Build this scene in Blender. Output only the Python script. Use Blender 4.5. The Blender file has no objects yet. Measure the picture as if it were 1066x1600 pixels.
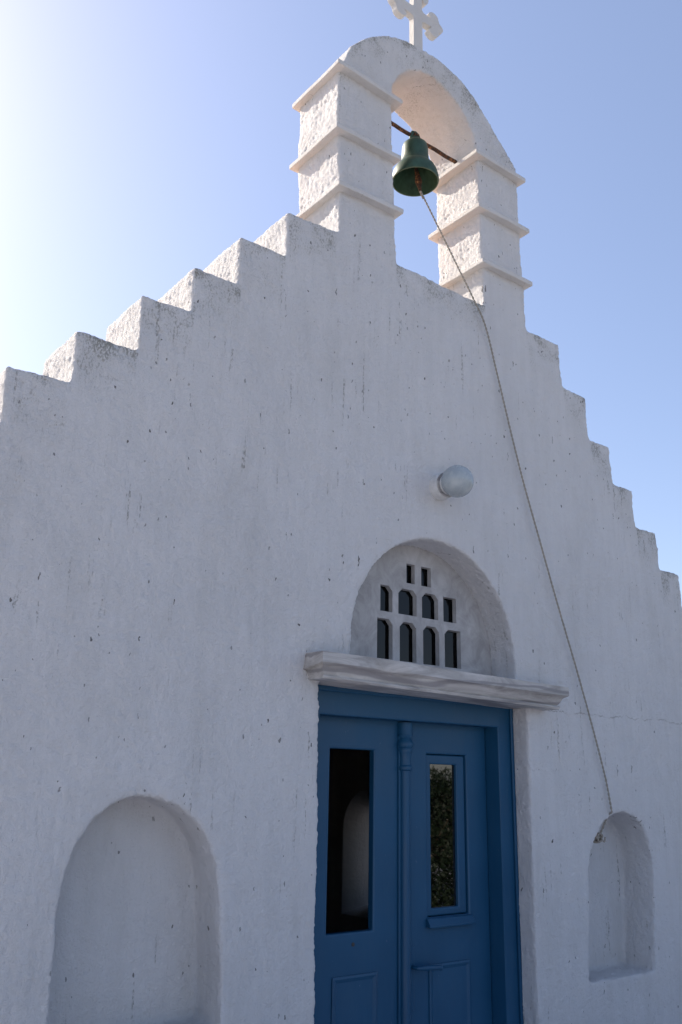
import bpy, bmesh, math, random
from mathutils import Vector, Matrix, noise
random.seed(7)
R = math.radians
scene = bpy.context.scene
COL = scene.collection
S = 3.4          # metres between the camera and the facade plane (y = 0)
EYE = 1.6        # camera height

# ------------------------------------------------------------------ camera
cam_d = bpy.data.cameras.new("camera"); cam = bpy.data.objects.new("camera", cam_d); COL.objects.link(cam)
yaw, pitch, roll = R(37.2605), R(16.8164), R(1.1495)
fwd = Vector((math.sin(yaw)*math.cos(pitch), math.cos(yaw)*math.cos(pitch), math.sin(pitch)))
rt = Vector((math.cos(yaw), -math.sin(yaw), 0)); up = rt.cross(fwd)
r2 = rt*math.cos(roll) + up*math.sin(roll); u2 = up*math.cos(roll) - rt*math.sin(roll)
cam.matrix_world = Matrix(((r2.x, u2.x, -fwd.x, 0), (r2.y, u2.y, -fwd.y, -S), (r2.z, u2.z, -fwd.z, EYE), (0, 0, 0, 1)))
cam_d.sensor_fit = 'AUTO'; cam_d.sensor_width = 36; cam_d.lens = 1394.85/1600*36
cam_d.clip_start = .05; cam_d.clip_end = 5000
scene.camera = cam

# ------------------------------------------------------------------ sky and sun
SUN_EL, SUN_AZ = R(36), R(19)        # azimuth measured from +y towards -x (behind the chapel, to the left)
w = bpy.data.worlds.new("World"); scene.world = w; w.use_nodes = True
nt = w.node_tree; bg = nt.nodes["Background"]
sky = nt.nodes.new("ShaderNodeTexSky"); sky.sky_type = 'NISHITA'; sky.sun_disc = False
sky.sun_elevation = SUN_EL; sky.sun_rotation = -SUN_AZ
sky.altitude = 0; sky.air_density = 1.0; sky.dust_density = 1.3; sky.ozone_density = 1.2
tint = nt.nodes.new("ShaderNodeMix"); tint.data_type = 'RGBA'; tint.blend_type = 'MULTIPLY'; tint.inputs[0].default_value = 1
tint.inputs[7].default_value = (1.03, .975, 1.04, 1)      # a slightly violet Aegean sky
nt.links.new(sky.outputs[0], tint.inputs[6]); 
veil = nt.nodes.new("ShaderNodeMix"); veil.data_type = 'RGBA'; veil.blend_type = 'ADD'; veil.inputs[0].default_value = 1
veil.inputs[7].default_value = (.60, .73, 1.0, 1)    # pale summer haze over the whole sky
nt.links.new(tint.outputs[2], veil.inputs[6]); nt.links.new(veil.outputs[2], bg.inputs[0]); bg.inputs[1].default_value = 0.10
sd = bpy.data.lights.new("sun", 'SUN'); sd.energy = 5.0; sd.angle = R(.53); sd.color = (1, .88, .74)
so = bpy.data.objects.new("sun", sd); COL.objects.link(so)
sv = Vector((-math.sin(SUN_AZ)*math.cos(SUN_EL), math.cos(SUN_AZ)*math.cos(SUN_EL), math.sin(SUN_EL)))
so.rotation_euler = sv.to_track_quat('Z', 'Y').to_euler(); so.location = sv*30
scene.view_settings.view_transform = 'Standard'; scene.view_settings.look = 'None'
scene.view_settings.exposure = 0.82; scene.view_settings.gamma = 1

# ------------------------------------------------------------------ helpers
def link(o, parent=None):
    COL.objects.link(o)
    if parent: o.parent = parent
    return o
def tag(o, label=None, cat=None, group=None, kind=None):
    for k, v in (('label', label), ('category', cat), ('group', group), ('kind', kind)):
        if v: o[k] = v
    return o
def empty(name, loc=(0, 0, 0)):
    o = bpy.data.objects.new(name, None); o.location = loc; o.empty_display_size = .2
    return link(o)
def P(x, z): return (x*S, z*S + EYE)          # facade measurement -> metres
class MB:
    """collects shapes into one bmesh"""
    def __init__(s): s.bm = bmesh.new()
    def box(s, x0, x1, y0, y1, z0, z1):
        r = bmesh.ops.create_cube(s.bm, size=1)
        for v in r['verts']:
            v.co = Vector(((x0+x1)/2 + v.co.x*(x1-x0), (y0+y1)/2 + v.co.y*(y1-y0), (z0+z1)/2 + v.co.z*(z1-z0)))
        return r['verts']
    def prism(s, pts, y0, y1, holes=()):
        """pts (x,z) outline extruded along y"""
        def ring(q): return [s.bm.verts.new((x, y0, z)) for x, z in q]
        vs = ring(pts); f = s.bm.faces.new(vs)
        e = bmesh.ops.extrude_face_region(s.bm, geom=[f])
        for v in e['geom']:
            if isinstance(v, bmesh.types.BMVert): v.co.y = y1
        return vs
    def plate(s, xs, zs, skip, y0, y1):
        """grid plate with open cells, solid and manifold"""
        g0 = [[s.bm.verts.new((x, y0, z)) for z in zs] for x in xs]
        fs = []
        for i in range(len(xs)-1):
            for j in range(len(zs)-1):
                if (i, j) in skip: continue
                fs.append(s.bm.faces.new((g0[i][j], g0[i+1][j], g0[i+1][j+1], g0[i][j+1])))
        e = bmesh.ops.extrude_face_region(s.bm, geom=fs)
        for v in e['geom']:
            if isinstance(v, bmesh.types.BMVert): v.co.y = y1
    def lathe(s, prof, c, n=40, a0=0, axis='z', closed=False):
        rings = []
        for r, h in prof:
            rg = []
            for k in range(n):
                a = 2*math.pi*k/n
                p = Vector((r*math.cos(a), r*math.sin(a), h))
                if axis == 'y': p = Vector((p.x, -p.z, p.y))
                rg.append(s.bm.verts.new(p + Vector(c)))
            rings.append(rg)
        for a, b in zip(rings, rings[1:]):
            for k in range(n):
                s.bm.faces.new((a[k], a[(k+1) % n], b[(k+1) % n], b[k]))
        for rg in (rings[0], rings[-1]):
            try: s.bm.faces.new(rg)
            except ValueError: pass
    def tube(s, pts, rad, n=10):
        pts = [Vector(p) for p in pts]; prev = None; rings = []
        ref = Vector((.13, 1, .21)).normalized()
        for i, p in enumerate(pts):
            t = (pts[min(i+1, len(pts)-1)] - pts[max(i-1, 0)]).normalized()
            a = t.cross(ref if abs(t.dot(ref)) < .95 else Vector((1, 0, 0))).normalized(); b = t.cross(a)
            r = rad(i/(len(pts)-1)) if callable(rad) else rad
            rings.append([s.bm.verts.new(p + a*r*math.cos(2*math.pi*k/n) + b*r*math.sin(2*math.pi*k/n)) for k in range(n)])
        for a, b in zip(rings, rings[1:]):
            for k in range(n): s.bm.faces.new((a[k], a[(k+1) % n], b[(k+1) % n], b[k]))
        s.bm.faces.new(rings[0]); s.bm.faces.new(rings[-1][::-1])
    def build(s, name, mat, parent=None, bevel=0, seg=2, smooth=True, angle=32):
        bmesh.ops.remove_doubles(s.bm, verts=s.bm.verts, dist=1e-5)
        bmesh.ops.recalc_face_normals(s.bm, faces=s.bm.faces)
        me = bpy.data.meshes.new(name); s.bm.to_mesh(me); s.bm.free()
        o = bpy.data.objects.new(name, me)
        me.materials.append(mat)
        if smooth:
            for p in me.polygons: p.use_smooth = True
            me.set_sharp_from_angle(angle=R(angle))
        link(o, parent)
        if bevel:
            m = o.modifiers.new("bevel", 'BEVEL'); m.width = bevel; m.segments = seg; m.limit_method = 'ANGLE'; m.angle_limit = R(30)
            m.harden_normals = False
            for p in me.polygons: p.use_smooth = True
        return o

# ------------------------------------------------------------------ materials
class NT:
    def __init__(s, name, rough=.8):
        s.m = bpy.data.materials.new(name); s.m.use_nodes = True; s.t = s.m.node_tree
        s.b = s.t.nodes["Principled BSDF"]; s.b.inputs["Roughness"].default_value = rough
    def n(s, typ, **kw):
        x = s.t.nodes.new(typ)
        for k, v in kw.items(): setattr(x, k, v)
        return x
    def l(s, a, b): s.t.links.new(a, b)
    def coord(s, scale=(1, 1, 1), rot=(0, 0, 0), loc=(0, 0, 0)):
        g = s.n("ShaderNodeTexCoord"); m = s.n("ShaderNodeMapping")
        m.inputs["Scale"].default_value = scale; m.inputs["Rotation"].default_value = rot; m.inputs["Location"].default_value = loc
        s.l(g.outputs["Object"], m.inputs[0]); return m.outputs[0]
    def noise(s, vec, scale=5, detail=4, rough=.55, dist=0):
        x = s.n("ShaderNodeTexNoise"); x.inputs["Scale"].default_value = scale; x.inputs["Detail"].default_value = detail
        x.inputs["Roughness"].default_value = rough; x.inputs["Distortion"].default_value = dist
        s.l(vec, x.inputs["Vector"]); return x.outputs["Fac"]
    def ramp(s, fac, *stops, interp='LINEAR'):
        x = s.n("ShaderNodeValToRGB"); x.color_ramp.interpolation = interp
        e = x.color_ramp.elements
        while len(e) < len(stops): e.new(.5)
        for el, (p, c) in zip(e, stops):
            el.position = p; el.color = (c, c, c, 1) if isinstance(c, (int, float)) else (*c, 1)
        s.l(fac, x.inputs[0]); return x.outputs[0]
    def math(s, op, a, b=None, clamp=False):
        x = s.n("ShaderNodeMath", operation=op, use_clamp=clamp)
        for i, v in enumerate((a, b)):
            if v is None: continue
            if isinstance(v, (int, float)): x.inputs[i].default_value = v
            else: s.l(v, x.inputs[i])
        return x.outputs[0]
    def mix(s, fac, a, b, mode='MIX'):
        x = s.n("ShaderNodeMix", data_type='RGBA', blend_type=mode)
        for i, v in ((0, fac), (6, a), (7, b)):
            if isinstance(v, (int, float)): x.inputs[i].default_value = v
            elif isinstance(v, tuple): x.inputs[i].default_value = (*v, 1)
            else: s.l(v, x.inputs[i])
        return x.outputs[2]
    def bump(s, h, strength=.5, dist=.01, prev=None):
        x = s.n("ShaderNodeBump"); x.inputs["Strength"].default_value = strength; x.inputs["Distance"].default_value = dist
        s.l(h, x.inputs["Height"])
        if prev: s.l(prev, x.inputs["Normal"])
        return x.outputs[0]
    def done(s, col=None, normal=None, rough=None):
        if col is not None:
            if isinstance(col, tuple): s.b.inputs["Base Color"].default_value = (*col, 1)
            else: s.l(col, s.b.inputs["Base Color"])
        if normal: s.l(normal, s.b.inputs["Normal"])
        if rough is not None: s.l(rough, s.b.inputs["Roughness"])
        return s.m

def plaster(name, stipple=1.0, spots=True, crack=False, specks=True, base=(.83, .825, .83)):
    m = NT(name, .88)
    c = m.coord(); cs = m.coord((1, 1, .16)); cd = m.coord((1, 1, .05))
    # slow tone changes of the limewash
    tone = m.noise(c, 1.7, 5, .6)
    col = m.mix(m.ramp(tone, (.3, 0), (.72, 1)), tuple(v*.955 for v in base), tuple(min(.87, v*1.03) for v in base))
    grime = m.noise(m.coord((1, 1, .35), loc=(3, 1, 7)), 4.5, 6, .65)
    col = m.mix(m.math('MULTIPLY', m.ramp(grime, (.52, 0), (.8, 1)), .28), col, (.50, .49, .455))
    brush = m.noise(m.coord((1, 1, .12), loc=(4, 0, 2)), 17, 5, .65)
    col = m.mix(m.ramp(brush, (.36, .16), (.62, 0)), col, (.60, .595, .58))
    nrm = None
    # brushed lime: vertical ridges + lumps + stipple
    ridg = m.noise(m.coord((1, 1, .22)), 55, 4, .6, .3)
    lump = m.noise(c, 14, 3, .5)
    stip = m.noise(c, 85, 6, .78)
    nrm = m.bump(lump, .35, .02)
    nrm = m.bump(ridg, .75*stipple, .010, nrm)
    nrm = m.bump(stip, 1.0*stipple, .020, nrm)
    def flat(st, loc):      # both wall directions unrolled onto one sheet
        g = m.n("ShaderNodeTexCoord"); x = m.n("ShaderNodeSeparateXYZ"); m.l(g.outputs["Object"], x.inputs[0])
        k = m.n("ShaderNodeCombineXYZ"); m.l(m.math('ADD', m.math('ADD', x.outputs[0], m.math('MULTIPLY', x.outputs[1], .93)), loc), k.inputs[0])
        m.l(m.math('MULTIPLY', x.outputs[2], st), k.inputs[1]); return k.outputs[0]
    if spots:
        at = m.n("ShaderNodeAttribute", attribute_name="weather"); weather = at.outputs["Fac"]
        # lichen speckle on tops and under ledges
        sp = m.noise(m.coord((1, 1, .6)), 120, 3, .7)
        pat = m.noise(m.coord(loc=(1, 5, 2)), 6, 4, .6)
        msk = m.math('MULTIPLY', weather, m.ramp(pat, (.36, 0), (.6, 1)))
        thr = m.math('ADD', sp, m.math('MULTIPLY', msk, .19))
        lich = m.ramp(thr, (.60, 0), (.70, 1))
        col = m.mix(m.math('MULTIPLY', lich, m.math('MULTIPLY', msk, .85, True)), col, (.22, .215, .18))
        col = m.mix(m.math('MULTIPLY', msk, .20), col, (.42, .41, .36))
        hz = m.n("ShaderNodeSeparateXYZ"); m.l(c, hz.inputs[0])
        clump = m.math('ADD', m.ramp(m.noise(m.coord(loc=(8, 3, 6)), 2.1, 3, .6), (.42, -.0), (.68, .6)), m.math('MULTIPLY', m.math('SUBTRACT', hz.outputs[2], 2.7, True), .75))
        # scattered dark specks of different sizes
        for sc, rad, keep, st, loc in () if not specks else ((11, .062, .91, .5, 0), (23, .11, .95, .5, 3), (7, .032, .84, .15, 9), (34, .15, .955, .6, 5), (15, .05, .90, .16, 12)):
            v = m.n("ShaderNodeTexVoronoi", voronoi_dimensions='2D'); v.inputs["Scale"].default_value = sc
            wob = m.noise(c, 70, 2, .5)
            vec = m.n("ShaderNodeVectorMath", operation='ADD'); m.l(flat(st, loc), vec.inputs[0])
            sc2 = m.n("ShaderNodeVectorMath", operation='SCALE'); m.l(wob, sc2.inputs[0]); sc2.inputs["Scale"].default_value = .012
            m.l(sc2.outputs[0], vec.inputs[1]); m.l(vec.outputs[0], v.inputs["Vector"])
            sep = m.n("ShaderNodeSeparateColor"); m.l(v.outputs["Color"], sep.inputs[0])
            on = m.math('GREATER_THAN', m.math('ADD', sep.outputs[0], m.math('MULTIPLY', clump, (1-keep)*1.1)), keep+(1-keep)*.55)
            rr = m.math('MULTIPLY', sep.outputs[1], rad)
            hit = m.math('LESS_THAN', v.outputs["Distance"], rr)
            f = m.math('MULTIPLY', m.math('MULTIPLY', on, hit), m.math('ADD', m.math('MULTIPLY', sep.outputs[2], .5), .42))
            col = m.mix(f, col, (.07, .062, .055))
        # run marks: thin vertical drips, only in some places
        dn = m.noise(m.coord((1, 1, .05), loc=(2, 0, 4)), 48, 2, .5)
        brk = m.noise(m.coord((1, 1, .6), loc=(6, 2, 1)), 4.2, 2, .5)
        fine = m.noise(m.coord((1, 1, .5)), 130, 2, .6)
        drip = m.math('MULTIPLY', m.ramp(dn, (.63, 0), (.69, 1)), m.ramp(brk, (.54, 0), (.64, 1)))
        drip = m.math('MULTIPLY', drip, m.ramp(fine, (.42, 0), (.58, 1)))
        col = m.mix(m.math('MULTIPLY', drip, .62), col, (.17, .155, .125))
    if crack:
        g = m.n("ShaderNodeTexCoord"); xyz = m.n("ShaderNodeSeparateXYZ"); m.l(g.outputs["Object"], xyz.inputs[0])
        x, z = xyz.outputs[0], xyz.outputs[2]
        wv = m.noise(m.coord((1, 0, 0)), 3.6, 8, .8)
        line = m.math('ADD', m.math('MULTIPLY', m.math('SUBTRACT', wv, .5), .16), 2.012)
        dd = m.math('ABSOLUTE', m.math('SUBTRACT', z, line))
        wd = m.math('MULTIPLY', m.math('SUBTRACT', m.noise(c, 9, 4, .7), .40), .016)
        h = m.math('MULTIPLY', m.math('LESS_THAN', dd, wd), m.math('GREATER_THAN', x, 4.10))
        h = m.math('MULTIPLY', h, m.math('LESS_THAN', x, 5.45))
        col = m.mix(m.math('MULTIPLY', h, .55), col, (.24, .22, .19))
    return m.done(col, nrm)

M = {}
M['wall'] = plaster('limewashed_plaster', 1.0, True, True)
M['plain'] = plaster('ledge_limewash', .8, True, False, False, (.72, .705, .685))
M['inner'] = plaster('inner_plaster', .4, False, False, False, (.16, .155, .145))  # room's darkness put into the plaster colour
def mat_paint():
    m = NT('blue_door_paint', .42); m.b.inputs['Specular IOR Level'].default_value = .35
    c = m.coord((1, 1, .15)); n1 = m.noise(c, 28, 5, .6); n2 = m.noise(m.coord(), 3, 4, .6)
    col = m.mix(m.ramp(n2, (.3, 0), (.7, 1)), (.007, .058, .125), (.009, .069, .146))
    col = m.mix(m.math('MULTIPLY', m.ramp(n1, (.5, 0), (.72, 1)), .6), col, (.014, .070, .140))
    ch = m.noise(m.coord((1, 1, .5)), 40, 3, .7)
    col = m.mix(m.math('MULTIPLY', m.ramp(ch, (.70, 0), (.74, 1)), .5), col, (.10, .16, .24))
    nr = m.bump(n1, .18, .003); nr = m.bump(m.noise(m.coord(), 9, 3), .12, .01, nr)
    return m.done(col, nr, m.ramp(n2, (.3, .36), (.7, .52)))
M['paint'] = mat_paint()
M['inner_white'] = plaster('inner_whitewash', .4, False, False, False, (.55, .54, .52))  # paler copy of the room plaster, so the window jamb looks lit
def mat_marble():
    m = NT('weathered_marble', .62)
    c = m.coord((.35, 1, 1.6), (0, R(5), 0))
    n = m.noise(c, 7, 7, .62, 1.6); n2 = m.noise(m.coord(), 40, 4, .7)
    w_ = m.n("ShaderNodeTexWave", wave_type='BANDS', bands_direction='Z')
    w_.inputs["Scale"].default_value = 3.2; w_.inputs["Distortion"].default_value = 9; w_.inputs["Detail"].default_value = 4; w_.inputs["Detail Scale"].default_value = .9
    m.l(m.coord((.22, 1, 1.5), (0, R(4), 0)), w_.inputs["Vector"])
    col = m.mix(m.ramp(n, (.35, 0), (.65, 1)), (.27, .255, .24), (.52, .50, .48))
    col = m.mix(m.math('MULTIPLY', m.ramp(w_.outputs["Fac"], (.80, 0), (.97, 1)), .75), col, (.20, .19, .195))
    col = m.mix(m.math('MULTIPLY', m.ramp(n2, (.6, 0), (.75, 1)), .35), col, (.34, .32, .28))
    nr = m.bump(n2, .25, .004); nr = m.bump(n, .3, .01, nr)
    return m.done(col, nr)
M['marble'] = mat_marble()
def mat_lattice():
    m = NT('grey_cement_panel', .9)
    n = m.noise(m.coord((1, 1, .8)), 9, 6, .65, .8); n2 = m.noise(m.coord(), 60, 3, .6)
    col = m.mix(m.ramp(n, (.35, 0), (.68, 1)), (.29, .285, .285), (.45, .445, .445))
    nr = m.bump(n, .45, .012); nr = m.bump(n2, .3, .004, nr)
    return m.done(col, nr)
M['lattice'] = mat_lattice()
def mat_glass(name, tint, mirror, slant=.6):
    m = NT(name, .02)
    tr = m.n("ShaderNodeBsdfTransparent"); tr.inputs[0].default_value = (*tint, 1)
    gl = m.n("ShaderNodeBsdfGlossy"); gl.inputs["Roughness"].default_value = .02
    fr = m.n("ShaderNodeLayerWeight"); fr.inputs[0].default_value = .5
    mx = m.n("ShaderNodeMixShader")
    f = m.math('ADD', m.math('MULTIPLY', fr.outputs["Fresnel"], slant), mirror, True)
    m.l(f, mx.inputs[0]); m.l(tr.outputs[0], mx.inputs[1]); m.l(gl.outputs[0], mx.inputs[2])
    m.l(mx.outputs[0], m.t.nodes["Material Output"].inputs[0]); return m.m
M['dark_glass'] = mat_glass('dim_window_glass', (.03, .05, .075), .01, .16)
M['glass'] = mat_glass('window_glass', (.05, .075, .10), .08)
def mat_bell():
    m = NT('green_patina_bronze', .48)
    n = m.noise(m.coord((1, 1, .6)), 22, 5, .65); n2 = m.noise(m.coord(), 90, 3, .6)
    col = m.mix(m.ramp(n, (.3, 0), (.7, 1)), (.016, .042, .023), (.042, .094, .058))
    col = m.mix(m.math('MULTIPLY', m.ramp(n2, (.62, 0), (.75, 1)), .6), col, (.06, .05, .022))
    m.b.inputs["Metallic"].default_value = .15
    return m.done(col, m.bump(n2, .2, .003))
M['bell'] = mat_bell()
def mat_rust():
    m = NT('rusty_iron', .8)
    n = m.noise(m.coord(), 45, 5, .7)
    col = m.ramp(n, (.40, (.016, .010, .008)), (.54, (.09, .035, .014)), (.66, (.34, .14, .04)), (.76, (.45, .36, .26)))
    return m.done(col, m.bump(n, .6, .004))
M['rust'] = mat_rust()
def mat_simple(name, col, rough=.7, var=.25, sc=30, bump=.3, bd=.003, coat=0):
    m = NT(name, rough); n = m.noise(m.coord(), sc, 5, .65)
    c = m.mix(m.ramp(n, (.3, 0), (.7, 1)), tuple(v*(1-var) for v in col), tuple(min(.95, v*(1+var)) for v in col))
    return m.done(c, m.bump(n, bump, bd))
M['rope'] = mat_simple('hemp_rope', (.30, .275, .235), .9, .35, 160)
M['leaf'] = mat_simple('hedge_leaf', (.013, .027, .009), .55, .5, 25)
M['bark'] = mat_simple('bark', (.12, .09, .06), .9, .4, 20)
M['blackiron'] = mat_simple('dark_iron', (.03, .03, .03), .5)
M['lampbase'] = mat_simple('grey_lamp_base', (.55, .55, .54), .6, .15, 40)
M['roof'] = mat_simple('roof_render', (.84, .48, .27), .9, .08, 6, .4, .02)  # orange chosen for the warm light this unseen roof bounces onto the arch
def mat_globe():
    m = NT('milky_glass_globe', .16)
    n = m.noise(m.coord(), 12, 5, .6); n2 = m.noise(m.coord((1, 1, .4)), 45, 4, .7)
    col = m.mix(m.ramp(n, (.35, 0), (.7, 1)), (.30, .34, .36), (.40, .44, .45))
    col = m.mix(m.math('MULTIPLY', m.ramp(n2, (.6, 0), (.72, 1)), .35), col, (.24, .24, .22))
    return m.done(col, None, m.ramp(n2, (.4, .12), (.7, .34)))
M['globe'] = mat_globe()
def mat_ground():
    m = NT('pale_paving', .9)
    n = m.noise(m.coord(), .8, 6, .6); n2 = m.noise(m.coord(), 30, 5, .7)
    b = m.n("ShaderNodeTexBrick"); b.inputs["Scale"].default_value = 1.6; b.inputs["Mortar Size"].default_value = .015
    b.inputs["Color1"].default_value = (.56, .56, .60, 1); b.inputs["Color2"].default_value = (.51, .51, .55, 1); b.inputs["Mortar"].default_value = (.62, .63, .65, 1)
    m.l(m.coord(), b.inputs["Vector"])
    col = m.mix(m.ramp(n, (.3, 0), (.7, .35)), b.outputs[0], (.42, .41, .39))
    return m.done(col, m.bump(n2, .3, .01))
M['ground'] = mat_ground()
M['earth'] = mat_simple('dry_earth', (.30, .25, .17), .95, .25, .6, .5, .05)

# ------------------------------------------------------------------ ground
mb = MB(); mb.box(-1500, 1500, -1500, 1500, -1, -.012); tag(mb.build('terrain', M['earth'], smooth=False), kind='structure')
mb = MB(); mb.box(-9, 14, -14, 12, -.2, 0); tag(mb.build('paved_yard', M['ground'], smooth=False), kind='structure')

# ------------------------------------------------------------------ chapel
chapel = empty('chapel', (3.25, 0, 0)); CH = Matrix.Translation((-3.25, 0, 0))
tag(chapel, 'small whitewashed chapel with stepped gable, open bell arch and blue double door', 'chapel')
def part(o, parent=None):
    """child built in world coordinates"""
    o.parent = parent or chapel
    base = Vector((3.25, 0, 0))
    o.matrix_parent_inverse = Matrix.Translation(-base)
    return o

stepsL = [(.2634, .462), (.341, .535), (.4217, .615), (.4944, .686), (.5648, .765), (.6458, .842)]
stepsR = [(1.2917, .828), (1.366, .738), (1.433, .650), (1.4965, .571), (1.5685, .497), (1.637, .421)]
def outline():
    a = []
    xs = [.05, .12, .19] + [s[0] for s in stepsL]; zs = [.235, .31, .385] + [s[1] for s in stepsL]
    a.append((.05, -.52)); pz = None
    for x, z in zip(xs, zs):
        if pz is not None: a.append((x+.002, pz))
        else: pass
        a.append((x, z)); pz = z
    a.append((.7468, .849))
    # belfry, outer line
    a += [(.7445, .942), (.7376, 1.0521), (.737, 1.186), (.748, 1.189), (.754, 1.21), (.766, 1.234), (.7924, 1.2665), (.815, 1.288), (.8368, 1.3035), (.866, 1.3165),
          (.8991, 1.3262), (.932, 1.3305), (.9646, 1.3312), (.998, 1.3262), (1.0326, 1.3152), (1.068, 1.293), (1.102, 1.2625), (1.142, 1.225), (1.1817, 1.186), (1.185, 1.183), (1.190, 1.0), (1.1947, .828)]
    pz = stepsR[0][1]
    rs = stepsR + [(1.705, .345), (1.775, .27), (1.845, .195)]
    for i, (x, z) in enumerate(rs):
        a.append((x-.003, z))
        if i+1 < len(rs): a.append((x+.001, rs[i+1][1]))
    a.append((1.845, -.52))
    return [P(*q) for q in a]
OUT = outline()
def arcpts(cx, cz, rx, rz, a0, a1, n):
    return [(cx+rx*math.cos(R(a0+(a1-a0)*i/n)), cz+rz*math.sin(R(a0+(a1-a0)*i/n))) for i in range(n+1)]
TH = .40
mb = MB(); mb.prism(OUT, 0, TH)
bmesh.ops.recalc_face_normals(mb.bm, faces=mb.bm.faces)
wall = mb.build('facade_wall', M['wall'], smooth=False)
cut = []
def cutter(pts, y0, y1, splay=None):
    mb = MB(); vs = mb.prism(pts, y0, y1)
    o = mb.build('cut', M['wall'], smooth=False); cut.append(o)
    m = wall.modifiers.new('b', 'BOOLEAN'); m.operation = 'DIFFERENCE'; m.object = o; m.solver = 'EXACT'
# bell opening
inn = [(.8697, .8405), (1.0817, .8385), (1.0765, 1.0), (1.072, 1.175), (1.0642, 1.2035), (1.047, 1.229), (1.0222, 1.2515), (.995, 1.269), (.9638, 1.2795), (.93, 1.2755), (.8989, 1.2595), (.876, 1.236), (.8601, 1.2075), (.8572, 1.1569), (.863, 1.0)]
cutter([P(*q) for q in inn], -.2, TH+.2)
# doorway (battered jambs), closed above by the lintel
cutter([(2.515, -.5), (3.905, -.5), (3.910, .6), (3.917, 1.6), (3.918, 2.05), (2.482, 2.05), (2.492, 1.6), (2.508, .6)], -.2, TH+.2)
# lunette above the lintel
cutter([(3.8345, 2.16)] + [P(*q) for q in arcpts(.9557, .19, .1722, .1815, 0, 180, 28)] + [(2.664, 2.16)], -.2, TH+.2)
# blind niches
nl = [(.3975, -.276), (.3965, -.2448), (.3940, -.1415), (.3975, -.105), (.4066, -.0715), (.4205, -.049), (.4397, -.0315), (.458, -.0232), (.4778, -.0194), (.503, -.0222), (.5282, -.0315), (.551, -.046), (.5697, -.0681), (.583, -.098), (.590, -.1331), (.597, -.20), (.601, -.276)]
cutter([P(*q) for q in nl][::-1], -.2, .21)
nr_ = [(1.2745, -.2985), (1.283, -.22), (1.290, -.135), (1.297, -.108), (1.312, -.083), (1.338, -.0575), (1.366, -.0445), (1.394, -.0411), (1.4225, -.0475), (1.4472, -.0639), (1.4615, -.09), (1.4695, -.1282), (1.461, -.22), (1.453, -.2965)]
cutter([P(*q) for q in nr_][::-1], -.2, .22)
m = wall.modifiers.new('r', 'REMESH'); m.mode = 'VOXEL'; m.voxel_size = .009; m.adaptivity = 0
m = wall.modifiers.new('s', 'SMOOTH'); m.factor = .5; m.iterations = 16
def clouds(name, size, depth=2):
    t = bpy.data.textures.new(name, 'CLOUDS'); t.noise_scale = size; t.noise_depth = depth; return t
for nm, sz, st in (('slow', .55, .016), ('mid', .12, .011), ('fine', .020, .0125)):
    m = wall.modifiers.new(nm, 'DISPLACE'); m.texture = clouds(nm, sz); m.strength = st; m.mid_level = .5; m.texture_coords = 'LOCAL'
dg = bpy.context.evaluated_depsgraph_get()
me = bpy.data.meshes.new_from_object(wall.evaluated_get(dg))
wall.modifiers.clear(); wall.data = me
for o in cut: bpy.data.objects.remove(o)
# weathering amount: how close a point lies below the exposed top line
def top_z(x):
    z = -9
    for (x0, z0), (x1, z1) in zip(OUT, OUT[1:]):
        if min(x0, x1) <= x <= max(x0, x1): z = max(z, z0, z1) if abs(x1-x0) < 1e-6 else max(z, z0+(z1-z0)*(x-x0)/(x1-x0))
    return z
tz = [top_z(i*.02) for i in range(340)]
def weather_of(co):
    d = tz[max(0, min(339, int(co.x/.02)))] - co.z
    wv = max(0, 1 - max(0, d)/.34)
    if co.z > 5.75: wv = max(wv, max(0, 1 - max(0, d)/.26))
    if 2.95 < co.x < 3.68 and co.z < 4.455: wv = max(wv, 1-(4.455-co.z)/.25 if co.z > 4.2 else 0)
    return wv
def split(me, sel):
    """cut one mesh into named pieces by a face key, keeping the surface continuous"""
    bm = bmesh.new(); bm.from_mesh(me); groups = {}
    for f in bm.faces: groups.setdefault(sel(f.calc_center_median()), []).append(f)
    out = {}
    for k in groups:
        b2 = bmesh.new(); vm = {}; nx = []
        for f in groups[k]:
            vs = []
            for v in f.verts:
                if v.index not in vm: vm[v.index] = b2.verts.new(v.co); nx.append(v.normal.x)
                vs.append(vm[v.index])
            b2.faces.new(vs).smooth = True
        lay = b2.verts.layers.float.new('weather')
        for v, n_ in zip(b2.verts, nx): v[lay] = weather_of(v.co)*(.3 if n_ < -.5 else 1)
        m2 = bpy.data.meshes.new(k); b2.to_mesh(m2); b2.free(); m2.materials.append(M['wall']); out[k] = m2
    bm.free(); return out
def key(c):
    if c.z > 5.53: return 'bell_arch'
    if c.z > 4.46 and c.x < 3.3: return 'pillar'
    if c.z > 4.46: return 'pillar_b'
    return 'facade_wall'
pieces = split(me, key)
bpy.data.objects.remove(wall)
for k, m_ in pieces.items():
    o = bpy.data.objects.new('pillar' if k == 'pillar_b' else k, m_); m_.name = k.replace('_b', '') ; COL.objects.link(o); part(o)

def weather_attr(o, val):
    a = o.data.attributes.new('weather', 'FLOAT', 'POINT')
    for d in a.data: d.value = val
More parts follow.
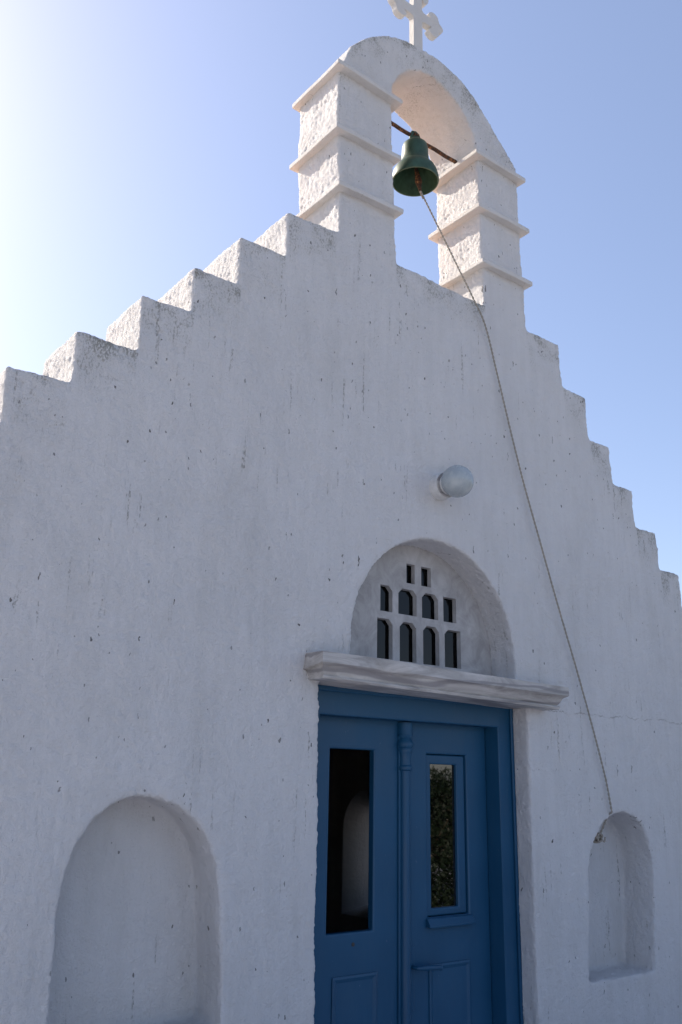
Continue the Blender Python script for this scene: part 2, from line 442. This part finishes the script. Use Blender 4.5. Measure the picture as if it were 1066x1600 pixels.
# ledges on the pillars: thin slabs, slightly uneven
def slab(x0, x1, zl, zr, y0=-.05, y1=.425, h=.030):
    mb = MB(); vs = mb.box(x0, x1, y0, y1, -h, 0)
    bmesh.ops.subdivide_edges(mb.bm, edges=mb.bm.edges[:], cuts=7, use_grid_fill=True)
    for v in mb.bm.verts:
        t = (v.co.x-x0)/(x1-x0); v.co.z += zl+(zr-zl)*t
        n_ = noise.noise_vector(v.co*5)*.003 + noise.noise_vector(v.co*17)*.0012; v.co += n_
    o = mb.build('ledge', M['plain'], bevel=.004, seg=2); weather_attr(o, .25); part(o); return o
slab(2.466, 2.955, 5.586, 5.563); slab(2.466, 2.945, 5.142, 5.156); slab(2.492, 2.962, 4.776, 4.795)
slab(3.590, 4.060, 5.538, 5.534); slab(3.600, 4.075, 5.140, 5.143); slab(3.620, 4.080, 4.742, 4.748)

# budded cross
def cross():
    c0 = (3.149, 6.402)
    pts = []
    def bud(L):       # one arm along +x, ending in three lobes, from the neck upwards
        q = [(.05, -.037), (L-.105, -.034)]
        q += [(L-.085+.045*math.cos(R(a)), -.055+.040*math.sin(R(a))) for a in range(190, 361, 17)]
        q += [(L-.045+.045*math.cos(R(a)), .0+.036*math.sin(R(a))) for a in range(-70, 71, 14)]
        q += [(L-.085+.045*math.cos(R(a)), .055+.040*math.sin(R(a))) for a in range(0, 171, 17)]
        q += [(L-.105, .034), (.05, .037)]
        return q
    for k, L in ((0, .225), (90, .25), (180, .225)):
        ca, sa = math.cos(R(k)), math.sin(R(k))
        pts += [(c0[0]+x*ca-y*sa, c0[1]+x*sa+y*ca) for x, y in bud(L)]
    pts += [(c0[0]-.037, c0[1]-.05), (c0[0]-.039, 6.02), (c0[0]+.039, 6.02), (c0[0]+.037, c0[1]-.05)]
    mb = MB(); mb.prism(pts, .018, .062)
    bmesh.ops.triangulate(mb.bm, faces=[f for f in mb.bm.faces if len(f.verts) > 4])
    o = mb.build('cross', M['plain'], bevel=.004, smooth=True); weather_attr(o, .15); part(o)
cross()

# iron bar between the pillars
mb = MB(); mb.tube([(2.85+i*.05, .19, 5.617-.001*i+.0025*math.sin(i*1.7)) for i in range(18)], .0125, 10)
part(mb.build('bell_bar', M['rust']))

# marble lintel shelf over the door
def lintel():
    prof = [(-.155, 2.166), (-.156, 2.118), (-.148, 2.112), (-.132, 2.106), (-.126, 2.098), (-.120, 2.085), (-.112, 2.072), (-.108, 2.066), (-.116, 2.062), (-.118, 2.055), (-.112, 2.046), (.34, 2.046), (.34, 2.170), (0, 2.170)]
    n = 40; mb = MB(); rings = []
    for i in range(n+1):
        t = i/n; rg = []
        for j, (y, z) in enumerate(prof):
            inset = (y+.156)*.95 if y < 0 else .156*.95
            if y >= -.0 : inset = 0.02
            x0, x1 = 2.378+inset, 4.098-inset*1.15
            x = x0+(x1-x0)*t
            dz = -.036*t*(1 if y < 0 else 1)
            wob = noise.noise(Vector((x*2.3, j*.31, 4)))*.006 + noise.noise(Vector((x*9, j*.7, 1)))*.0022
            rg.append(mb.bm.verts.new((x, y+(wob if y < 0 else 0), z+dz+(wob*.7 if y < 0 else 0))))
        rings.append(rg)
    m_ = len(prof)
    for a, b in zip(rings, rings[1:]):
        for k in range(m_): mb.bm.faces.new((a[k], a[(k+1) % m_], b[(k+1) % m_], b[k]))
    mb.bm.faces.new(rings[0]); mb.bm.faces.new(rings[-1][::-1])
    o = mb.build('lintel', M['marble'], angle=40); part(o)
lintel()

# pierced panel in the lunette, bevelled openings
def lattice():
    xs_b = [(2.974, 3.083), (3.131, 3.252), (3.300, 3.422), (3.461, 3.588)]
    xs_m = [(2.995, 3.081), (3.121, 3.256), (3.293, 3.417), (3.455, 3.557)]
    xs_t = [(3.180, 3.242), (3.289, 3.364)]
    mb = MB()
    arc = [P(*q) for q in arcpts(.9557, .19, .1735, .1828, 0, 180, 40)]
    mb.prism([(3.836, 2.15)] + arc + [(2.662, 2.15)], .178, .206)
    o = mb.build('window_lattice', M['lattice'], smooth=False); cs = []
    def hole(x0, x1, z0, z1, cl, cr):
        k = .028; q = [(x0, z0), (x1, z0)]
        q += [(x1, z1-k), (x1-k, z1)] if cr else [(x1, z1)]
        q += [(x0+k, z1), (x0, z1-k)] if cl else [(x0, z1)]
        b = MB(); vs0 = [b.bm.verts.new((x, .17, z)) for x, z in q]
        cx, cz = (x0+x1)/2, (z0+z1)/2
        vs1 = [b.bm.verts.new((cx+(x-cx)*.90, .215, cz+(z-cz)*.95)) for x, z in q]
        n = len(q); b.bm.faces.new(vs0); b.bm.faces.new(vs1[::-1])
        for i in range(n): b.bm.faces.new((vs0[i], vs0[(i+1) % n], vs1[(i+1) % n], vs1[i]))
        c = b.build('cut', M['lattice'], smooth=False); cs.append(c)
        mm = o.modifiers.new('b', 'BOOLEAN'); mm.operation = 'DIFFERENCE'; mm.object = c; mm.solver = 'EXACT'
    for i, (a, b) in enumerate(xs_b): hole(a, b, 2.218-.001*i, 2.432-.002*i, i in (1, 2, 3), i in (0, 1, 2))
    for i, (a, b) in enumerate(xs_m): hole(a, b, 2.470-.001*i, 2.612-.001*i, i in (1, 2), i in (0, 1, 2))
    for a, b in xs_t: hole(a, b, 2.646, 2.756, False, False)
    bv = o.modifiers.new('bv', 'BEVEL'); bv.width = .004; bv.segments = 2; bv.limit_method = 'ANGLE'
    dg = bpy.context.evaluated_depsgraph_get()
    me = bpy.data.meshes.new_from_object(o.evaluated_get(dg)); o.modifiers.clear(); o.data = me
    for c in cs: bpy.data.objects.remove(c)
    part(o)
    # raised plaster scrolls around the openings
    mb = MB(); mb.prism([(3.80, 2.165)] + [P(*q) for q in arcpts(.9557, .19, .1660, .1745, 2, 178, 40)] + [(2.70, 2.165)], .209, .214)
    g = mb.build('pane', M['dark_glass'], smooth=False); part(g, None); g.parent = o; g.matrix_parent_inverse = Matrix.Identity(4)
    g.matrix_parent_inverse = Matrix.Identity(4)
    return o
lat = lattice()

# door frame
YF, YL = .115, .212          # frame front, leaf front
mb = MB()
mb.plate([2.478, 2.572, 3.803, 3.925], [-.02, 1.908, 2.044], {(1, 0)}, YF, YF+.15)
fr = part(mb.build('door_frame', M['paint'], bevel=.006, seg=2))
mb = MB(); mb.plate([2.52, 2.55, 3.894, 3.913], [-.02, 2.018, 2.0455], {(0, 0), (1, 0)}, YF-.016, YF-.001)
bead = part(mb.build('frame_moulding', M['paint'], bevel=.005)); bead.parent = fr; bead.matrix_parent_inverse = Matrix.Identity(4)

def sub(o, parent):      # sub-part: parent transform is the chapel base offset already
    o.parent = parent; o.matrix_parent_inverse = Matrix.Identity(4); return o
def raised_panel(x0, x1, z0, z1, y):
    mb = MB()
    a = [(x0, z0), (x1, z0), (x1, z1), (x0, z1)]
    def ring(i, yy): return [mb.bm.verts.new((x+(i if x == x0 else -i), yy, z+(i if z == z0 else -i))) for x, z in a]
    rs = [ring(0, y-.001), ring(0, y-.006), ring(.010, y-.009), ring(.020, y-.005), ring(.026, y-.002), ring(.050, y-.003), ring(.075, y-.008)]
    for p, q in zip(rs, rs[1:]):
        for i in range(4): mb.bm.faces.new((p[i], p[(i+1) % 4], q[(i+1) % 4], q[i]))
    mb.bm.faces.new(rs[-1]); mb.bm.faces.new(rs[0][::-1])
    return mb.build('panel', M['paint'], angle=20)
# left leaf: its little window stands open
mb = MB(); mb.plate([2.574, 2.712, 2.992, 3.190], [.01, .920, 1.757, 1.925], {(1, 1)}, YL, YL+.045)
lf = part(mb.build('door_leaf', M['paint'], bevel=.008, seg=2)); lf['label'] = 'left door leaf with an open, unglazed window'
sub(raised_panel(2.748, 3.016, .12, .738, YL), lf)
mb = MB(); mb.lathe([(.0, .002), (.009, 0), (.011, -.006), (.0, -.009)], (2.87, YL-.002, .868), 12, axis='y'); sub(mb.build('screw', M['blackiron']), lf)
# right leaf with glazed sash
mb = MB(); mb.plate([3.194, 3.352, 3.646, 3.801], [.01, .952, 1.752, 1.925], {(1, 1)}, YL, YL+.045)
rf = part(mb.build('door_leaf', M['paint'], bevel=.008, seg=2)); rf['label'] = 'right door leaf with a glazed sash and lever handle'
mb = MB(); mb.plate([3.354, 3.392, 3.585, 3.644], [.954, .990, 1.700, 1.750], {(1, 1)}, YL+.016, YL+.050)
sash = sub(mb.build('sash', M['paint'], bevel=.007, seg=2), rf)
mb = MB(); mb.box(3.386, 3.592, YL+.036, YL+.040, .984, 1.706)
sub(mb.build('glass', M['glass'], smooth=False), rf)
mb = MB(); vs = [mb.bm.verts.new(p) for p in ((3.338, YL-.001, .950), (3.338, YL-.012, .948), (3.338, YL-.034, .914), (3.338, YL-.030, .904), (3.338, YL-.001, .910))]
f = mb.bm.faces.new(vs); e = bmesh.ops.extrude_face_region(mb.bm, geom=[f])
for v in e['geom']:
    if isinstance(v, bmesh.types.BMVert): v.co.x = 3.660
sub(mb.build('drip_sill', M['paint'], bevel=.003), rf)
sub(raised_panel(3.352, 3.640, .12, .736, YL), rf)
# handle plate and lever
mb = MB(); mb.box(3.226, 3.252, YL-.006, YL+.0, .545, .832); sub(mb.build('handle_plate', M['paint'], bevel=.004), rf)
mb = MB(); mb.tube([(3.239, YL-.004, .738), (3.239, YL-.045, .738), (3.252, YL-.056, .738), (3.29, YL-.058, .737), (3.36, YL-.057, .733), (3.385, YL-.055, .728)], lambda t: .010 if t < .5 else .0125, 12)
sub(mb.build('handle', M['paint'], angle=50), rf)
mb = MB(); mb.lathe([(.0, -.0), (.007, -.0), (.008, -.006), (.0, -.007)], (3.239, YL-.005, .628), 14, axis='y'); sub(mb.build('keyhole', M['blackiron']), rf)
# turned colonnette over the meeting stiles
prof = [(.0, 1.902), (.040, 1.902), (.041, 1.845), (.043, 1.838), (.040, 1.830), (.034, 1.822), (.037, 1.815), (.044, 1.805), (.047, 1.792), (.044, 1.780), (.037, 1.772), (.040, 1.762), (.037, 1.752), (.033, 1.742), (.0305, 1.71), (.032, 1.690), (.038, 1.684), (.040, 1.675), (.037, 1.666), (.028, 1.660), (.027, 1.60), (.027, .40), (.030, .2), (.034, .02), (.0, .02)]
mb = MB(); mb.lathe(prof, (3.186, YL-.012, 0), 28)
sub(mb.build('colonnette', M['paint'], angle=35), lf)
mb = MB(); mb.box(3.146, 3.228, YL-.012, YL-.0005, .02, 1.90); sub(mb.build('cover_strip', M['paint'], bevel=.003), lf)

# body of the chapel behind the facade
def side(x0, x1, holes=None):
    mb = MB()
    if holes:
        pass
    mb.box(x0, x1, TH-.02, 6.0, -.05, 2.14); return mb
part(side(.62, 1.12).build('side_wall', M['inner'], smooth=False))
# right side wall with an arched, splayed window
mb = side(5.20, 5.70); o = mb.build('side_wall', M['inner_white'], smooth=False)
b = MB(); q = [(3.34, .47), (3.34, 1.2)] + [(2.97+.37*math.cos(R(a)), 1.2+.37*math.sin(R(a))) for a in range(15, 166, 15)] + [(2.60, 1.2), (2.60, .47)]
v0 = [b.bm.verts.new((5.1, y, z)) for y, z in q]; v1 = [b.bm.verts.new((5.8, 2.97+(y-2.97)*.45, .98+(z-.98)*.6)) for y, z in q]
n = len(q); b.bm.faces.new(v0); b.bm.faces.new(v1)
for i in range(n): b.bm.faces.new((v0[i], v0[(i+1) % n], v1[(i+1) % n], v1[i]))
c = b.build('cut', M['inner'], smooth=False)
mm = o.modifiers.new('b', 'BOOLEAN'); mm.operation = 'DIFFERENCE'; mm.object = c; mm.solver = 'EXACT'
dg = bpy.context.evaluated_depsgraph_get(); me = bpy.data.meshes.new_from_object(o.evaluated_get(dg)); o.modifiers.clear(); o.data = me
bpy.data.objects.remove(c); part(o)
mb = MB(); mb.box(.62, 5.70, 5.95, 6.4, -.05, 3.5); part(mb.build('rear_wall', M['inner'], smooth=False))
mb = MB(); mb.box(5.41, 5.44, 2.4, 3.13, .3, 1.7); part(mb.build('shutter', M['blackiron'], smooth=False))  # added panel that blackens most of the window, leaving a slit of light
# barrel vault
mb = MB(); cxv, czv = 3.16, 2.10
o_ = arcpts(cxv, czv, 2.42, 1.45, 0, 180, 40); i_ = arcpts(cxv, czv, 2.05, 1.25, 180, 0, 40)
mb.prism(o_+i_, TH-.02, 6.2); part(mb.build('vault_roof', M['roof']))

# ------------------------------------------------------------------ bell
BX, BY, BZ = 3.272, .19, 5.617
bell = empty('church_bell', (BX, BY, BZ)); tag(bell, 'green patinated bronze bell hanging from the rusty bar in the arch', 'bell')
def at_bell(o): o.location = (BX, BY, BZ); return o
prof = [(.0, -.045), (.034, -.047), (.062, -.055), (.078, -.072), (.084, -.098), (.086, -.140), (.088, -.178), (.093, -.200), (.098, -.210), (.099, -.217), (.112, -.232), (.130, -.254), (.143, -.282), (.149, -.312), (.152, -.338), (.149, -.347),
        (.142, -.347), (.134, -.318), (.118, -.270), (.100, -.232), (.082, -.19), (.074, -.13), (.066, -.085), (.03, -.066), (.0, -.064)]
mb = MB(); mb.lathe(prof, (0, 0, 0), 56)
o = mb.build('bell_body', M['bell'], angle=50); o.parent = bell
mb = MB(); mb.tube([(.0, 0, -.05), (-.030, 0, -.035), (-.034, 0, -.008), (-.022, 0, .018), (0, 0, .026), (.022, 0, .018), (.034, 0, -.008), (.030, 0, -.035), (0, 0, -.05)], .014, 10)
mb.lathe([(.0, -.05), (.036, -.05), (.040, -.035), (.034, -.020), (.0, -.016)], (0, 0, 0), 20)
o = mb.build('crown_loop', M['bell'], angle=50); o.parent = bell
mb = MB()
for k in (-1, 0, 1): mb.tube([(.012*k+.022*math.cos(a)*0, .019*math.sin(a), .019*math.cos(a)) for a in [i*math.pi/6 for i in range(13)]], .0055, 8)
o = mb.build('wire_binding', M['rust']); o.parent = bell
mb = MB(); mb.tube([(0, 0, -.06), (.002, 0, -.14), (.008, -.002, -.24), (.018, -.004, -.30), (.024, -.006, -.335), (.032, -.008, -.385), (.036, -.009, -.405)], lambda t: .010+.016*max(0, 1-abs(t-.62)*4.5), 12)
o = mb.build('clapper', M['rust'], angle=50); o.parent = bell

# ------------------------------------------------------------------ rope
def catmull(p, n):
    p = [Vector(q) for q in p]; p = [p[0]*2-p[1]] + p + [p[-1]*2-p[-2]]; out = []
    for i in range(1, len(p)-2):
        for k in range(n):
            t = k/n; a, b, c, d = p[i-1:i+3]
            out.append(.5*((2*b)+(c-a)*t+(2*a-5*b+4*c-d)*t*t+(3*b-a-3*c+d)*t**3))
    out.append(p[-2]); return out
def resample(p, step):
    out = [p[0]]; acc = 0
    for a, b in zip(p, p[1:]):
        L = (b-a).length; pos = step-acc
        while pos <= L and L > 0:
            out.append(a+(b-a)*(pos/L)); pos += step
        acc = (acc+L) % step if L else acc
    return out
rope = empty('bell_rope', (BX+.03, BY, BZ-.4)); tag(rope, 'long twisted rope from the bell down the wall to the right niche', 'rope')
def strands(path, rad, pitch, rs, nst=2):
    mb = MB()
    for s_ in range(nst):
        q = []; dist = 0
        for i, p in enumerate(path):
            t = (path[min(i+1, len(path)-1)]-path[max(i-1, 0)]).normalized()
            a = t.cross(Vector((.13, 1, .21))).normalized(); b = t.cross(a)
            if i: dist += (p-path[i-1]).length
            ph = 2*math.pi*(dist/pitch+s_/nst)
            q.append(p+a*rad*math.cos(ph)+b*rad*math.sin(ph))
        mb.tube(q, rs, 6)
    return mb
def rpart(o): o.parent = rope; o.matrix_parent_inverse = Matrix.Translation(-rope.location); return o
wp = [(BX+.034, BY-.008, BZ-.395), (3.369, .131, 5.026), (3.431, .08, 4.83), (3.494, .029, 4.633), (3.556, -.022, 4.437), (3.645, -.028, 4.285), (3.734, -.03, 3.99), (3.831, -.03, 3.66), (3.927, -.03, 3.355), (4.049, -.03, 3.019), (4.185, -.03, 2.649), (4.339, -.03, 2.248), (4.458, -.028, 1.923), (4.55, -.024, 1.654), (4.600, -.018, 1.462)]
pa = resample(catmull(wp, 30), .006)
rpart(strands(pa, .0034, .052, .0031).build('rope_line', M['rope'], angle=60))
pb = resample(catmull([(4.600, -.018, 1.462), (4.598, .012, 1.440), (4.58, .03, 1.385), (4.553, .045, 1.330)], 20), .006)
rpart(strands(pb, .0034, .052, .0031).build('rope_tail', M['rope'], angle=60))
kc = Vector((4.535, .05, 1.318)); kp = []
for i in range(60):
    a = i*.62; kp.append(kc+Vector((.024*math.cos(a)*(1+.2*math.sin(i*.9)), .022*math.sin(a*1.3), .026*math.sin(a)*math.cos(i*.11))))
kp += [kc+Vector(v) for v in ((.03, -.01, -.012), (.052, -.012, -.022), (.060, -.012, -.008), (.062, -.012, .006))]
mb = MB(); mb.tube(resample(catmull(kp, 6), .006), .0048, 7); rpart(mb.build('knot', M['rope'], angle=60))
# whipping where rope meets clapper
wq = resample(catmull([(BX+.022, BY-.006, BZ-.345), (BX+.034, BY-.008, BZ-.395), (BX+.052, BY-.022, BZ-.46)], 10), .004)
rpart(strands(wq, .0046, .026, .0048).build('rope_splice', M['rope'], angle=60))
# iron hook holding the knot
mb = MB(); mb.tube([(4.462, .06, 1.318), (4.50, .058, 1.322), (4.56, .055, 1.318), (4.575, .053, 1.335)], .005, 8)
part(mb.build('niche_hook', M['rust'], angle=60))

# ------------------------------------------------------------------ wall lamp
LX, LZ = 3.262, 3.166
lamp = empty('wall_lamp', (LX, 0, LZ)); tag(lamp, 'round milky glass globe lamp fixed to the white wall above the arched window', 'lamp')
mb = MB(); mb.lathe([(.0, -.02), (.074, -.02), (.075, .018), (.071, .045), (.058, .058), (.054, .078), (.0, .082)], (0, 0, 0), 40, axis='y')
o = mb.build('lamp_base', M['lampbase'], angle=35); o.parent = lamp
mb = MB(); g = []
for i in range(25):
    a = R(-62+i*(152/24)); g.append((.088*math.cos(a), .145+.088*math.sin(a)))
g[-1] = (.0, .233)
mb.lathe([(.0, .074), (.041, .066)] + g, (0, 0, .0), 48, axis='y')
o = mb.build('globe', M['globe'], angle=50); o.parent = lamp
mb = MB(); mb.lathe([(.064, .058), (.070, .058), (.070, .066), (.064, .066)], (0, 0, 0), 32, axis='y'); o = mb.build('clamp_ring', M['marble']); o.parent = lamp

# ------------------------------------------------------------------ shrubs in front of the chapel (seen in the door glass and the lamp; tall ones added for shade)
def shrub(name, c, rx, ry, h, n, label):
    root = empty(name, c); tag(root, label, 'shrub', 'shrubs facing the chapel door')
    rnd = random.Random(int(c[0]*100)); mb = MB()
    for k in range(n):
        a = rnd.random()*2*math.pi; u = rnd.random()**.45; t = rnd.random()
        prof = math.sin(min(1, t*1.15+.22)*math.pi*.86)**.7
        p = Vector((rx*u*prof*math.cos(a), ry*u*prof*math.sin(a), .1+t*h))
        p += noise.noise_vector(p*2.2+Vector(c))*.28
        L, W = rnd.uniform(.035, .075), rnd.uniform(.009, .017)
        d = Vector((rnd.gauss(0, 1), rnd.gauss(0, 1), rnd.gauss(.3, .8))).normalized(); s_ = d.cross(Vector((rnd.gauss(0, 1), rnd.gauss(0, 1), rnd.gauss(0, 1)))).normalized()
        v = [mb.bm.verts.new(q) for q in (p, p+d*L*.5+s_*W, p+d*L, p+d*L*.5-s_*W)]; mb.bm.faces.new(v)
    me = bpy.data.meshes.new('foliage'); mb.bm.to_mesh(me); mb.bm.free(); me.materials.append(M['leaf'])
    o = bpy.data.objects.new('foliage', me); link(o, root)
    mb = MB()
    for k in range(9):
        a = k*.7; mb.tube([(0, 0, -.02), (.15*math.cos(a), .15*math.sin(a), h*.35), (rx*.5*math.cos(a), ry*.55*math.sin(a), h*(.75+.03*k))], lambda t: .03*(1-t)+.006, 6)
    o = mb.build('stem', M['bark']); o.parent = root
shrub('oleander_shrub', (7.3, -4.4, 0), 1.3, 1.2, 1.5, 22000, 'dense green shrub mirrored in the glazed sash of the right door leaf')
shrub('oleander_shrub', (9.6, -5.6, 0), 1.5, 1.4, 1.65, 14000, 'dense green shrub farther right, across the yard from the door')
shrub('oleander_shrub', (5.4, -6.3, 0), 1.4, 1.3, 1.6, 14000, 'dense green shrub straight across the yard from the blue door')
shrub('tall_shrub', (8.1, -1.9, 0), 1.3, 1.2, 2.9, 16000, 'tall dark shrub at the right corner of the chapel yard')  # added out of view to block light from the facade's lower right
shrub('tall_shrub', (10.4, -3.2, 0), 1.6, 1.4, 3.3, 16000, 'tallest dark shrub, behind the others at the yard edge')  # second added light blocker, also out of view
